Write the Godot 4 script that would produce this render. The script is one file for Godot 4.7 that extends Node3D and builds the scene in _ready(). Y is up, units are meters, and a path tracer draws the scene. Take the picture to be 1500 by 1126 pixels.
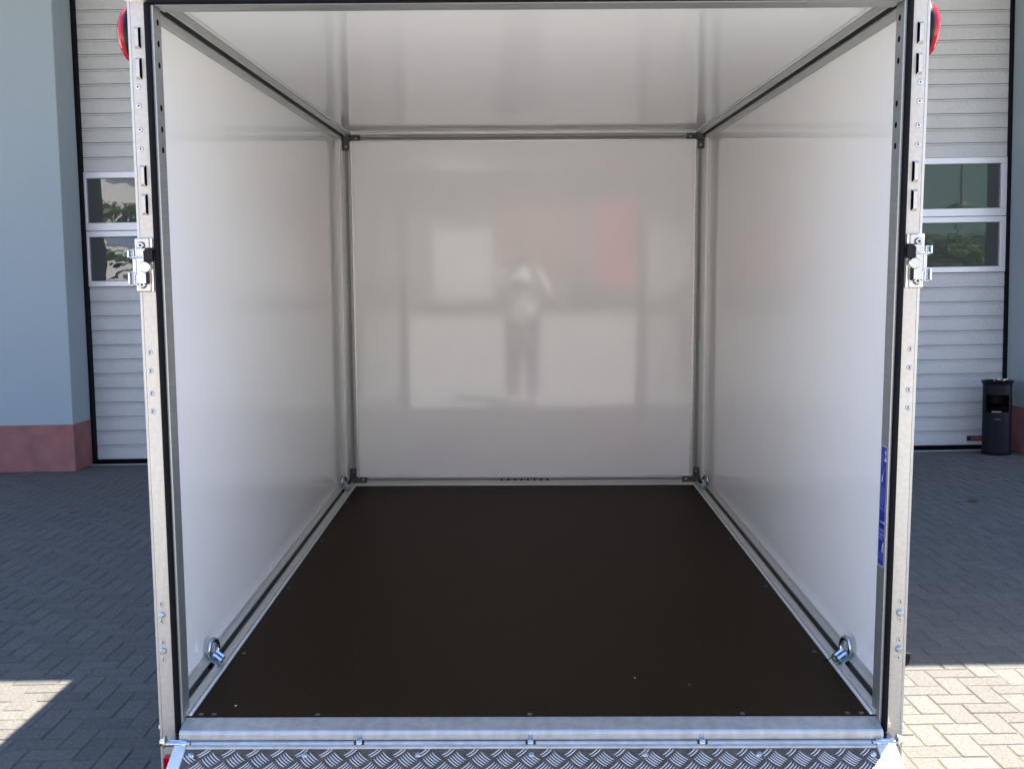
extends Node3D
# A box trailer seen through its open rear, standing in front of a workshop with two sectional doors.

const FY := 0.656      # trailer floor
const CY := 2.107      # trailer ceiling
const WX := 0.752      # inside face of a side wall
const TS := 1.28       # the trailer is built at this fraction of its size
const GY := 0.35       # the ground under its rear, in its own measure
const OX := 0.770      # outside face of a post
const FZ := -2.34      # inside face of the front wall
const SUN := Vector3(0.40, 1.0, -0.40)   # towards the sun

var rng := RandomNumberGenerator.new()
var names := {}
var M := {}

# ------------------------------------------------------------------ mesh builder
class MB:
	var v := PackedVector3Array()
	var n := PackedVector3Array()
	var uv := PackedVector2Array()
	func tri(a: Vector3, b: Vector3, c: Vector3, na: Vector3, nb: Vector3, nc: Vector3) -> void:
		if (b - a).cross(c - a).dot(na + nb + nc) > 0.0:
			v.append_array([a, c, b]); n.append_array([na, nc, nb])
		else:
			v.append_array([a, b, c]); n.append_array([na, nb, nc])
		uv.append_array([Vector2.ZERO, Vector2.ZERO, Vector2.ZERO])
	func quad(a: Vector3, b: Vector3, c: Vector3, d: Vector3, nn: Vector3) -> void:
		tri(a, b, c, nn, nn, nn); tri(a, c, d, nn, nn, nn)
	func poly_out(ps: Array, from: Vector3) -> void:   # flat polygon, normal away from a point
		var nn: Vector3 = (ps[1] - ps[0]).cross(ps[2] - ps[0]).normalized()
		var mid := Vector3.ZERO
		for p in ps: mid += p
		mid /= ps.size()
		if nn.dot(mid - from) < 0.0: nn = -nn
		for k in range(1, ps.size() - 1): tri(ps[0], ps[k], ps[k + 1], nn, nn, nn)
	func box(c: Vector3, s: Vector3, bevel := 0.0, b := Basis()) -> void:
		var h := s * 0.5
		var bv: float = min(bevel, min(h.x, min(h.y, h.z)) * 0.9)
		var ax := [Vector3.RIGHT, Vector3.UP, Vector3.BACK]
		for i in 3:
			var j := (i + 1) % 3
			var k := (i + 2) % 3
			for sg in [-1.0, 1.0]:
				var f: Array = []
				for q in [[-1, -1], [1, -1], [1, 1], [-1, 1]]:
					f.append(c + b * (ax[i] * h[i] * sg + ax[j] * (h[j] - bv) * q[0] + ax[k] * (h[k] - bv) * q[1]))
				quad(f[0], f[1], f[2], f[3], b * (ax[i] * sg))
				if bv > 0.0:
					for sj in [-1.0, 1.0]:   # edge between faces i and j
						var e: Array = []
						for sk in [-1.0, 1.0]:
							e.append(c + b * (ax[i] * h[i] * sg + ax[j] * (h[j] - bv) * sj + ax[k] * (h[k] - bv) * sk))
							e.append(c + b * (ax[i] * (h[i] - bv) * sg + ax[j] * h[j] * sj + ax[k] * (h[k] - bv) * sk))
						quad(e[0], e[1], e[3], e[2], (b * (ax[i] * sg + ax[j] * sj)).normalized())
		if bv > 0.0:
			for x in [-1.0, 1.0]:
				for y in [-1.0, 1.0]:
					for z in [-1.0, 1.0]:
						var nn: Vector3 = (b * Vector3(x, y, z)).normalized()
						tri(c + b * Vector3(x * h.x, y * (h.y - bv), z * (h.z - bv)), c + b * Vector3(x * (h.x - bv), y * h.y, z * (h.z - bv)), c + b * Vector3(x * (h.x - bv), y * (h.y - bv), z * h.z), nn, nn, nn)
	func extrude(pts: Array, xf: Transform3D, length: float, caps := true) -> void:   # polygon in xf's x,y, drawn out along xf's z
		var area := 0.0
		for k in pts.size():
			area += pts[k].cross(pts[(k + 1) % pts.size()])
		var sg := 1.0 if area > 0.0 else -1.0
		for k in pts.size():
			var p: Vector2 = pts[k]
			var q: Vector2 = pts[(k + 1) % pts.size()]
			var d := (q - p).normalized()
			var nn: Vector3 = (xf.basis.x * d.y - xf.basis.y * d.x) * sg
			quad(xf * Vector3(p.x, p.y, 0), xf * Vector3(q.x, q.y, 0), xf * Vector3(q.x, q.y, length), xf * Vector3(p.x, p.y, length), nn.normalized())
		if caps:
			var ix := Geometry2D.triangulate_polygon(PackedVector2Array(pts))
			for t in range(0, ix.size(), 3):
				for z in [0.0, length]:
					var nz: Vector3 = xf.basis.z * (1.0 if z > 0.0 else -1.0) * (1.0 if length > 0.0 else -1.0)
					tri(xf * Vector3(pts[ix[t]].x, pts[ix[t]].y, z), xf * Vector3(pts[ix[t + 1]].x, pts[ix[t + 1]].y, z), xf * Vector3(pts[ix[t + 2]].x, pts[ix[t + 2]].y, z), nz, nz, nz)
	func lathe(prof: Array, xf: Transform3D, seg := 16, a0 := 0.0, a1 := TAU) -> void:   # profile of (radius, height) round xf's y
		for k in prof.size() - 1:
			var p: Vector2 = prof[k]
			var q: Vector2 = prof[k + 1]
			var d := (q - p).normalized()
			for s in seg:
				var t0 := a0 + (a1 - a0) * s / seg
				var t1 := a0 + (a1 - a0) * (s + 1) / seg
				var r0 := Vector3(cos(t0), 0, sin(t0))
				var r1 := Vector3(cos(t1), 0, sin(t1))
				var n0: Vector3 = (xf.basis * (r0 * d.y - Vector3.UP * d.x)).normalized()
				var n1: Vector3 = (xf.basis * (r1 * d.y - Vector3.UP * d.x)).normalized()
				var a: Vector3 = xf * (r0 * p.x + Vector3.UP * p.y)
				var b: Vector3 = xf * (r1 * p.x + Vector3.UP * p.y)
				var c: Vector3 = xf * (r1 * q.x + Vector3.UP * q.y)
				var e: Vector3 = xf * (r0 * q.x + Vector3.UP * q.y)
				if p.x > 1e-6: tri(a, b, c, n0, n1, n1)
				if q.x > 1e-6: tri(a, c, e, n0, n1, n0)
	func tube(ps: Array, r: float, seg := 8, closed := false) -> void:
		var m := ps.size()
		var rings: Array = []
		var ref := Vector3.UP
		for k in m:
			var t: Vector3
			if closed: t = (ps[(k + 1) % m] - ps[(k + m - 1) % m]).normalized()
			else: t = (ps[min(k + 1, m - 1)] - ps[max(k - 1, 0)]).normalized()
			if abs(t.dot(ref)) > 0.95: ref = Vector3.RIGHT if abs(t.x) < 0.9 else Vector3.BACK
			var u := t.cross(ref).normalized()
			var w := u.cross(t).normalized()
			ref = w
			var ring: Array = []
			for s in seg:
				var d := u * cos(TAU * s / seg) + w * sin(TAU * s / seg)
				ring.append([ps[k] + d * r, d])
			rings.append(ring)
		for k in (m if closed else m - 1):
			var A: Array = rings[k]
			var B: Array = rings[(k + 1) % m]
			for s in seg:
				var s2 := (s + 1) % seg
				tri(A[s][0], A[s2][0], B[s2][0], A[s][1], A[s2][1], B[s2][1])
				tri(A[s][0], B[s2][0], B[s][0], A[s][1], B[s2][1], B[s][1])
		if not closed:
			for e in [0, m - 1]:
				var nn: Vector3 = (ps[e] - ps[1 if e == 0 else m - 2]).normalized()
				for s in seg: tri(ps[e], rings[e][s][0], rings[e][(s + 1) % seg][0], nn, nn, nn)
	func card(a: Vector3, b: Vector3, c: Vector3, d: Vector3, nn: Vector3) -> void:   # textured quad, a top left, then clockwise
		quad(a, b, c, d, nn)
		var at := {a: Vector2(0, 0), b: Vector2(1, 0), c: Vector2(1, 1), d: Vector2(0, 1)}
		for k in range(v.size() - 6, v.size()): uv[k] = at[v[k]]
	func mesh() -> ArrayMesh:
		var arr: Array = []
		arr.resize(Mesh.ARRAY_MAX)
		arr[Mesh.ARRAY_VERTEX] = v
		arr[Mesh.ARRAY_NORMAL] = n
		arr[Mesh.ARRAY_TEX_UV] = uv
		var am := ArrayMesh.new()
		am.add_surface_from_arrays(Mesh.PRIMITIVE_TRIANGLES, arr)
		return am

# ------------------------------------------------------------------ nodes
func numbered(called: String, parent: Node) -> String:
	var key := str(parent.get_instance_id()) + called
	var k: int = names.get(key, 0)
	names[key] = k + 1
	return called if k == 0 else "%s_%03d" % [called, k]

func thing(called: String, label: String, category: String, at := Transform3D(), group := "") -> Node3D:
	var o := Node3D.new()
	o.name = numbered(called, self); add_child(o)
	o.transform = at
	tag(o, label, category, group)
	return o

func tag(o: Node, label: String, category: String, group := "") -> void:
	o.set_meta("label", label); o.set_meta("category", category)
	if group: o.set_meta("group", group)

func part(called: String, what, mat: Material, parent: Node = self, at := Transform3D()) -> MeshInstance3D:
	var o := MeshInstance3D.new()
	o.mesh = what.mesh() if what is MB else what
	o.material_override = mat
	o.name = numbered(called, parent)
	o.transform = at
	parent.add_child(o)
	return o

func bx(c: Vector3, s: Vector3, bevel := 0.0, b := Basis()) -> MB:
	var m := MB.new(); m.box(c, s, bevel, b); return m

func cyl(p: Vector3, q: Vector3, r: float, seg := 16, chamfer := 0.0, r2 := -1.0) -> MB:
	var m := MB.new(); add_cyl(m, p, q, r, seg, chamfer, r2); return m

func add_cyl(m: MB, p: Vector3, q: Vector3, r: float, seg := 16, chamfer := 0.0, r2 := -1.0) -> void:
	var y := (q - p).normalized()
	var x := y.cross(Vector3.RIGHT if abs(y.x) < 0.8 else Vector3.UP).normalized()
	var h := p.distance_to(q)
	var e := r if r2 < 0.0 else r2
	var c: float = chamfer
	var prof: Array = [Vector2(0, 0), Vector2(r - c, 0)]
	if c > 0.0: prof.append(Vector2(r, c))
	if c > 0.0: prof.append(Vector2(e, h - c))
	prof.append(Vector2(e - c, h)); prof.append(Vector2(0, h))
	m.lathe(prof, Transform3D(Basis(x, y, x.cross(y)), p), seg)

func mat(c: Color, rough := 0.6, metal := 0.0, extra := {}) -> StandardMaterial3D:   # c is linear
	var m := StandardMaterial3D.new()
	m.albedo_color = c.linear_to_srgb()
	m.roughness = rough; m.metallic = metal
	for k in extra: m.set(k, extra[k])
	return m

func noise_tex(freq: float, lo: Color, hi: Color, oct := 4, sd := 1, size := 512, kind := FastNoiseLite.TYPE_SIMPLEX_SMOOTH) -> NoiseTexture2D:
	var f := FastNoiseLite.new()
	f.noise_type = kind; f.frequency = freq; f.fractal_octaves = oct; f.seed = sd
	var t := NoiseTexture2D.new()
	t.width = size; t.height = size; t.seamless = true; t.noise = f; t.normalize = true
	var g := Gradient.new()
	g.set_color(0, lo); g.set_color(1, hi)
	t.color_ramp = g
	return t

func normal_tex(freq: float, strength: float, oct := 3, sd := 1, size := 512) -> NoiseTexture2D:
	var f := FastNoiseLite.new()
	f.frequency = freq; f.fractal_octaves = oct; f.seed = sd
	var t := NoiseTexture2D.new()
	t.width = size; t.height = size; t.seamless = true; t.noise = f
	t.as_normal_map = true; t.bump_strength = strength
	return t

func tri_map(m: StandardMaterial3D, sc: Vector3, world := false) -> StandardMaterial3D:
	m.uv1_triplanar = true; m.uv1_world_triplanar = world; m.uv1_scale = sc
	return m

# stretched fine streaks: rolled and extruded aluminium, brushed sheet
func streak_tex(sd: int, lo: float, hi: float) -> ImageTexture:
	var r := RandomNumberGenerator.new(); r.seed = sd
	var im := Image.create(256, 256, false, Image.FORMAT_RGB8)
	for y in 256:
		var base := r.randf()
		for x in 256:
			if r.randf() < 0.03: base = base * 0.6 + r.randf() * 0.4
			var g := lerpf(lo, hi, base * 0.75 + r.randf() * 0.25)
			im.set_pixel(x, y, Color(g, g, g))
	return ImageTexture.create_from_image(im)

func materials() -> void:
	var grime := noise_tex(0.012, Color(0.90, 0.90, 0.89), Color(1, 1, 1), 5, 3)
	M.wall_white = tri_map(mat(Color(0.875, 0.87, 0.86), 0.055, 0.0, {"metallic_specular": 0.42, "albedo_texture": noise_tex(0.006, Color(0.992, 0.992, 0.99), Color(1, 1, 1), 4, 21)}), Vector3(1.3, 1.3, 1.3))
	M.rail = tri_map(mat(Color(0.58, 0.585, 0.565), 0.36, 0.45, {"albedo_texture": streak_tex(4, 0.86, 1.0)}), Vector3(3, 3, 3))
	M.post = tri_map(mat(Color(0.46, 0.445, 0.415), 0.40, 0.45, {"albedo_texture": noise_tex(0.03, Color(0.92, 0.92, 0.915), Color(1, 1, 1), 5, 8)}), Vector3(5, 5, 5))
	M.jamb = tri_map(mat(Color(0.33, 0.34, 0.335), 0.34, 0.6, {"albedo_texture": streak_tex(6, 0.88, 1.0)}), Vector3(3, 3, 3))
	M.sill = tri_map(mat(Color(0.52, 0.525, 0.52), 0.32, 0.55, {"albedo_texture": noise_tex(0.02, Color(0.84, 0.84, 0.83), Color(1, 1, 1), 5, 9)}), Vector3(3, 3, 3))
	M.trim = mat(Color(0.72, 0.72, 0.71), 0.35, 0.2)
	M.filler = mat(Color(0.012, 0.012, 0.010), 0.7)
	M.filler_grey = mat(Color(0.26, 0.26, 0.25), 0.5)
	M.zinc = mat(Color(0.42, 0.475, 0.52), 0.22, 1.0)
	M.zinc_yellow = mat(Color(0.72, 0.68, 0.50), 0.3, 1.0)
	M.floor_screw = mat(Color(0.10, 0.10, 0.095), 0.45, 0.3)
	M.steel = mat(Color(0.62, 0.63, 0.63), 0.3, 1.0)
	M.rivet = mat(Color(0.46, 0.455, 0.44), 0.34, 0.7)
	M.dark_metal = mat(Color(0.012, 0.012, 0.012), 0.6, 0.0)
	M.bracket = mat(Color(0.06, 0.06, 0.055), 0.5, 0.0)
	M.rubber = mat(Color(0.0045, 0.0045, 0.006), 0.75, 0.0, {"metallic_specular": 0.25})
	M.black = mat(Color(0.002, 0.002, 0.0025), 0.8, 0.0, {"metallic_specular": 0.15})
	M.plastic = mat(Color(0.005, 0.005, 0.006), 0.4, 0.0, {"metallic_specular": 0.3})
	M.lens = mat(Color(0.34, 0.001, 0.006), 0.12, 0.0, {"metallic_specular": 0.4, "normal_enabled": true, "normal_texture": normal_tex(0.03, 3.0, 2, 3, 128), "normal_scale": 0.35, "uv1_triplanar": true, "uv1_scale": Vector3(18, 18, 18)})
	M.white_plastic = mat(Color(0.8, 0.8, 0.8), 0.35)
	M.floor = tri_map(mat(Color(0.026, 0.0142, 0.0062), 0.40, 0.0, {"metallic_specular": 0.12, "albedo_texture": noise_tex(0.02, Color(0.80, 0.79, 0.78), Color(1, 1, 1), 5, 31), "normal_enabled": true, "normal_texture": normal_tex(0.35, 2.0, 1, 6, 256), "normal_scale": 0.22}), Vector3(6, 6, 6))
	M.plate = tri_map(mat(Color(0.135, 0.112, 0.092), 0.5, 0.2, {"metallic_specular": 0.3, "albedo_texture": noise_tex(0.03, Color(0.72, 0.72, 0.71), Color(1, 1, 1), 5, 12)}), Vector3(3, 3, 3))
	M.bar = mat(Color(0.60, 0.57, 0.53), 0.4, 0.3)
	M.flange = tri_map(mat(Color(0.66, 0.66, 0.65), 0.45, 0.35, {"albedo_texture": grime}), Vector3(3, 3, 3))
	# building
	M.blue_wall = tri_map(mat(Color(0.285, 0.345, 0.37), 0.85, 0.0, {"albedo_texture": noise_tex(0.09, Color(0.93, 0.93, 0.935), Color(1, 1, 1), 4, 41), "normal_enabled": true, "normal_texture": normal_tex(0.22, 4.0, 3, 15, 512), "normal_scale": 0.45}), Vector3(1.6, 1.6, 1.6), true)
	M.pink_wall = tri_map(mat(Color(0.28, 0.115, 0.105), 0.85, 0.0, {"albedo_texture": noise_tex(0.005, Color(0.82, 0.82, 0.84), Color(1, 1, 1), 5, 43), "normal_enabled": true, "normal_texture": normal_tex(0.22, 4.0, 3, 15, 512), "normal_scale": 0.6}), Vector3(1.3, 1.3, 1.3), true)
	M.slat = tri_map(mat(Color(0.46, 0.465, 0.455), 0.5, 0.0, {"albedo_texture": noise_tex(0.008, Color(0.965, 0.965, 0.96), Color(1, 1, 1), 5, 45), "normal_enabled": true, "normal_texture": normal_tex(0.2, 2.0, 2, 16, 256), "normal_scale": 0.25}), Vector3(0.5, 0.5, 0.5), true)
	M.win_frame = mat(Color(0.60, 0.61, 0.63), 0.42, 0.35)
	M.pane = mat(Color(0.045, 0.05, 0.048, 1), 0.02, 0.0, {"metallic_specular": 1.0})
	M.concrete = tri_map(mat(Color(0.30, 0.30, 0.29), 0.9, 0.0, {"albedo_texture": grime}), Vector3(0.7, 0.7, 0.7), true)
	M.dark_room = mat(Color(0.05, 0.05, 0.05), 0.9)
	M.bin = tri_map(mat(Color(0.003, 0.0058, 0.0105), 0.5, 0.0, {"metallic_specular": 0.3, "albedo_texture": noise_tex(0.03, Color(0.75, 0.75, 0.75), Color(1, 1, 1), 4, 51)}), Vector3(4, 4, 4))
	# ground
	var pit := noise_tex(0.022, Color(0.58, 0.58, 0.575), Color(1, 1, 1), 6, 61, 1024)
	pit.noise.fractal_gain = 0.8
	M.paver = []
	for k in 5:
		var g: float = [0.110, 0.116, 0.121, 0.127, 0.104][k]
		M.paver.append(tri_map(mat(Color(g * 1.03, g * 0.96, g * 0.875), 0.88, 0.0, {"albedo_texture": pit, "normal_enabled": true, "normal_texture": M.blue_wall.normal_texture, "normal_scale": 0.6}), Vector3(2.1, 2.1, 2.1), true))
	M.paver_mass = tri_map(mat(Color(0.122, 0.114, 0.104), 0.88, 0.0, {"albedo_texture": pit, "vertex_color_use_as_albedo": true}), Vector3(2.1, 2.1, 2.1), true)
	M.joint = tri_map(mat(Color(0.10, 0.094, 0.074), 1.0, 0.0, {"albedo_texture": noise_tex(0.02, Color(0.6, 0.62, 0.5), Color(1, 1, 1), 5, 63)}), Vector3(0.9, 0.9, 0.9), true)
	M.yard = tri_map(mat(Color(0.53, 0.53, 0.525), 0.9, 0.0, {"albedo_texture": noise_tex(0.02, Color(0.80, 0.80, 0.79), Color(1, 1, 1), 6, 64)}), Vector3(0.25, 0.25, 0.25), true)
	# far side of the yard
	M.pale_wall = tri_map(mat(Color(0.30, 0.265, 0.23), 0.9, 0.0, {"albedo_texture": grime}), Vector3(0.4, 0.4, 0.4), true)
	M.white_wall = mat(Color(0.75, 0.75, 0.73), 0.7)
	M.red = mat(Color(0.55, 0.03, 0.06), 0.6)
	M.green_glass = mat(Color(0.10, 0.17, 0.15), 0.2)
	M.leaf = mat(Color(0.055, 0.10, 0.028), 0.6, 0.0, {"cull_mode": BaseMaterial3D.CULL_DISABLED, "backlight_enabled": true, "backlight": Color(0.15, 0.25, 0.06)})
	M.bark = mat(Color(0.10, 0.075, 0.055), 0.95)
	M.skin = mat(Color(0.52, 0.30, 0.21), 0.5)
	M.shirt = mat(Color(0.80, 0.80, 0.80), 0.85)
	M.trousers = mat(Color(0.03, 0.033, 0.045), 0.9)
	M.hair = mat(Color(0.04, 0.028, 0.02), 0.6)

# ------------------------------------------------------------------ scene
func _ready() -> void:
	rng.seed = 20240611
	var cam := Camera3D.new()
	cam.name = "camera"
	cam.keep_aspect = Camera3D.KEEP_HEIGHT
	cam.fov = rad_to_deg(2.0 * atan(563.0 / 1573.0))
	cam.near = 0.05; cam.far = 400.0
	cam.transform = Transform3D(Basis(Vector3(0.99986, -0.0167, 0.0014), Vector3(0.01675, 0.9963, -0.0843), Vector3(0.0, 0.0843, 0.9964)).orthonormalized(), Vector3(0, 1.6, 0))
	add_child(cam)
	cam.current = true
	var env := Environment.new()
	env.background_mode = Environment.BG_SKY
	var sm := ProceduralSkyMaterial.new()
	sm.sky_top_color = Color(0.47, 0.61, 0.84)
	sm.sky_horizon_color = Color(0.88, 0.90, 0.93)
	sm.sky_curve = 0.16
	sm.ground_bottom_color = Color(0.35, 0.34, 0.32)
	sm.ground_horizon_color = Color(0.60, 0.64, 0.68)
	sm.sky_energy_multiplier = 0.74
	var sky := Sky.new(); sky.sky_material = sm
	env.sky = sky
	env.tonemap_mode = Environment.TONE_MAPPER_LINEAR
	env.tonemap_exposure = 6.5
	env.sdfgi_enabled = true; env.ssao_enabled = true; env.ssil_enabled = true
	var we := WorldEnvironment.new()
	we.name = "world_environment"; we.environment = env
	add_child(we)
	var sun := DirectionalLight3D.new()
	sun.name = "sun"
	sun.light_energy = 1.6
	sun.light_color = Color(1.0, 0.968, 0.915)
	sun.light_angular_distance = 0.5
	sun.shadow_enabled = true
	sun.look_at_from_position(SUN * 20.0, Vector3.ZERO, Vector3.UP)
	add_child(sun)
	materials()
	ground()
	workshop()
	trailer()
	waste_bin()
	small_things()
	far_side()
	photographer()

# ------------------------------------------------------------------ ground
func ground() -> void:
	var g := part("ground", bx(Vector3(0, -0.33, 0), Vector3(500, 0.6, 500)), M.yard)
	g.set_meta("kind", "structure")
	var bed := part("paved_yard", bx(Vector3(0, -0.0148, -5.4), Vector3(24, 0.022, 11.0)), M.joint)
	bed.set_meta("kind", "structure")
	var w := 0.0934
	var gap := 0.0034
	var px0 := 1.6126
	var pz0 := -4.1027
	var shapes: Array = []
	for k in 8:      # worn variants, lying and standing
		var long := 2.0 * w - gap - rng.randf() * 0.0012
		var wide := w - gap - rng.randf() * 0.001
		var m := MB.new()
		m.box(Vector3(0, -0.03, 0), Vector3(long, 0.06, wide) if k < 4 else Vector3(wide, 0.06, long), 0.0038, Basis.from_euler(Vector3(rng.randf_range(-0.006, 0.006), rng.randf_range(-0.008, 0.008), rng.randf_range(-0.006, 0.006))))
		shapes.append(m.mesh())
	var near: Array = []
	var rest: Array = []
	for r in range(-72, 60):
		for i in range(-130, 90):
			var t := posmod(i - r, 4)
			var lying := t == 0
			if not lying and t != 3: continue
			var x := px0 + (i + (1.0 if lying else 0.5)) * w
			var z := pz0 + (r + (0.5 if lying else 1.0)) * w
			if z < -10.62 or z > 0.05 or abs(x) > 9.5: continue
			var at := Vector3(x, rng.randf_range(-0.0022, 0.0008), z)
			var entry := [at, rng.randi() % 4 + (0 if lying else 4), rng.randi() % 5]
			var c := Vector3(x, -1.6, z)
			var dz: float = -c.z * 0.9964 + 1.6 * 0.0843
			var u := 750.0 + 1573.0 * (c.x - 0.0267) / dz
			if z < -3.5 and z > -9.5 and ((u > -18.0 and u < 236.0) or (u > 1322.0 and u < 1518.0)): near.append(entry)
			else: rest.append(entry)
	near.sort_custom(func(a, b): return a[0].z > b[0].z)
	for k in near.size():
		if k < 300: part("paver", shapes[near[k][1]], M.paver[near[k][2]], bed, Transform3D(Basis(), near[k][0]))
		else: rest.append(near[k])
	for kind in 2:   # the farther pavers, one mass per lie
		var list := rest.filter(func(e): return (e[1] < 4) == (kind == 0))
		var mm := MultiMesh.new()
		mm.transform_format = MultiMesh.TRANSFORM_3D
		mm.use_colors = true
		mm.mesh = shapes[kind * 4]
		mm.instance_count = list.size()
		for k in list.size():
			mm.set_instance_transform(k, Transform3D(Basis(), list[k][0]))
			var s: float = [0.95, 1.0, 1.04, 1.09, 0.91][list[k][2]]
			mm.set_instance_color(k, Color(s, s, s))
		var o := MultiMeshInstance3D.new()
		o.name = "paver_field" if kind == 0 else "paver_field_001"
		o.multimesh = mm; o.material_override = M.paver_mass
		o.set_meta("kind", "stuff")
		bed.add_child(o)

# ------------------------------------------------------------------ workshop
func workshop() -> void:
	var b := thing("workshop_building", "pale blue workshop with pink plinth and two white sectional doors behind the trailer", "building", Transform3D(Basis(), Vector3(0, 0, -10.5)))
	# everything below in the building's own axes: z 0 is the face of the doors
	var piers := [[-9.0, -4.13], [-0.25, 0.92], [4.85, 9.0]]
	for p in piers:
		var cx: float = (p[0] + p[1]) * 0.5
		var wd: float = p[1] - p[0]
		var pier := part("pier", bx(Vector3(cx, 2.8, 0.09), Vector3(wd, 4.72, 0.78), 0.006), M.blue_wall, b)
		part("plinth", bx(Vector3(cx, 0.22, 0.09), Vector3(wd + 0.006, 0.44, 0.786), 0.004), M.pink_wall, pier)
	part("upper_wall", bx(Vector3(0, 7.2, -0.05), Vector3(18, 4.05, 1.06)), M.blue_wall, b)
	part("side_wall", bx(Vector3(-8.9, 4.6, -4.35), Vector3(0.3, 9.2, 7.9)), M.blue_wall, b)
	part("side_wall", bx(Vector3(8.9, 4.6, -4.35), Vector3(0.3, 9.2, 7.9)), M.blue_wall, b)
	part("rear_wall", bx(Vector3(0, 4.6, -8.2), Vector3(18, 9.2, 0.3)), M.dark_room, b)
	part("roof", bx(Vector3(0, 9.31, -3.9), Vector3(18.4, 0.18, 9.3)), M.concrete, b)
	part("canopy", bx(Vector3(0, 5.125, 2.225), Vector3(18, 0.25, 3.51), 0.01), M.concrete, b)
	for d in [[-4.15, -0.26], [0.93, 4.83]]:
		var x0: float = d[0]
		var x1: float = d[1]
		var cx := (x0 + x1) * 0.5
		var wd := x1 - x0
		var backing := part("sectional_door", bx(Vector3(cx, 2.56, -0.06), Vector3(wd, 5.0, 0.03)), M.black, b)
		for s in [[x0 + 0.034, 0.012, 0.11], [x1 + 0.004, -0.008, 0.075]]:
			part("edge_seal", bx(Vector3(s[0], 2.5, s[1]), Vector3(0.034, 5.0, s[2]), 0.006), M.rubber, backing)
		part("bottom_seal", bx(Vector3(cx, 0.018, 0.03), Vector3(wd, 0.032, 0.09), 0.006), M.black, backing)
		part("threshold", bx(Vector3(cx, 0.002, 0.115), Vector3(wd, 0.010, 0.04), 0.003), M.concrete, backing)
		var lo := 0.038
		var h := 0.141
		var slat_mesh := slat_shape(wd - 0.03, h)
		for k in 12: part("slat", slat_mesh, M.slat, backing, Transform3D(Basis(), Vector3(cx, lo + h * k, 0)))
		var h2 := 0.1385
		var slat2 := slat_shape(wd - 0.03, h2)
		for k in 15: part("slat", slat2, M.slat, backing, Transform3D(Basis(), Vector3(cx, 2.836 + h2 * k, 0)))
		for wy in [[1.732, 2.268, 1.788, 2.212], [2.272, 2.834, 2.348, 2.773]]:
			var bars := MB.new()
			bars.box(Vector3(cx, (wy[0] + wy[2]) * 0.5, -0.005), Vector3(wd - 0.03, wy[2] - wy[0], 0.045), 0.004)
			bars.box(Vector3(cx, (wy[1] + wy[3]) * 0.5, -0.005), Vector3(wd - 0.03, wy[1] - wy[3], 0.045), 0.004)
			var pw := (wd - 0.03 - 5 * 0.055) / 4.0
			for k in 5: bars.box(Vector3(x0 + 0.015 + 0.0275 + k * (pw + 0.055), (wy[2] + wy[3]) * 0.5, -0.005), Vector3(0.055, wy[3] - wy[2] + 0.001, 0.044), 0.003)
			part("window_frame", bars, M.win_frame, backing)
			for k in 4: 
				var pc := Vector3(x0 + 0.015 + 0.055 + pw * 0.5 + k * (pw + 0.055), (wy[2] + wy[3]) * 0.5, -0.014)
				part("pane", pillow(pw, wy[3] - wy[2], (0.011 if wy[0] < 2.0 else 0.002) * (1.0 if x0 < 0.0 else 0.25)), M.pane, backing, Transform3D(Basis(), pc))
		if x0 > 0.0:
			var im := part("maker_sign", bx(Vector3(4.625, 0.104, 0.0065), Vector3(0.30, 0.052, 0.003), 0.001), mat(Color(0.008, 0.012, 0.06), 0.4), backing)
			var tm := TextMesh.new()
			var f := SystemFont.new(); f.font_names = PackedStringArray(["Droid Sans"]); f.font_weight = 800
			tm.font = f; tm.text = "HÖRMANN"; tm.font_size = 16; tm.pixel_size = 0.0026; tm.depth = 0.001
			part("sign_lettering", tm, mat(Color(0.45, 0.13, 0.02), 0.5), backing, Transform3D(Basis(), Vector3(4.625, 0.102, 0.0086)))

func slat_shape(wd: float, h: float) -> ArrayMesh:   # one ribbed strip of a door section: a shallow groove, then a flat face, its edges rounded
	var m := MB.new()
	var pr: Array = [Vector2(-0.045, 0.001), Vector2(-0.004, 0.001), Vector2(-0.001, 0.0025), Vector2(0.0, 0.006), Vector2(0.0, h - 0.026), Vector2(-0.0008, h - 0.0245), Vector2(-0.010, h - 0.0235), Vector2(-0.010, h - 0.0205), Vector2(-0.0008, h - 0.0195), Vector2(0.0, h - 0.018), Vector2(0.0, h - 0.006), Vector2(-0.001, h - 0.0042), Vector2(-0.009, h - 0.0025), Vector2(-0.045, h - 0.0015)]
	m.extrude(pr, Transform3D(Basis(Vector3.BACK, Vector3.UP, Vector3.LEFT), Vector3(wd * 0.5, 0, 0)), wd)
	return m.mesh()

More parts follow.
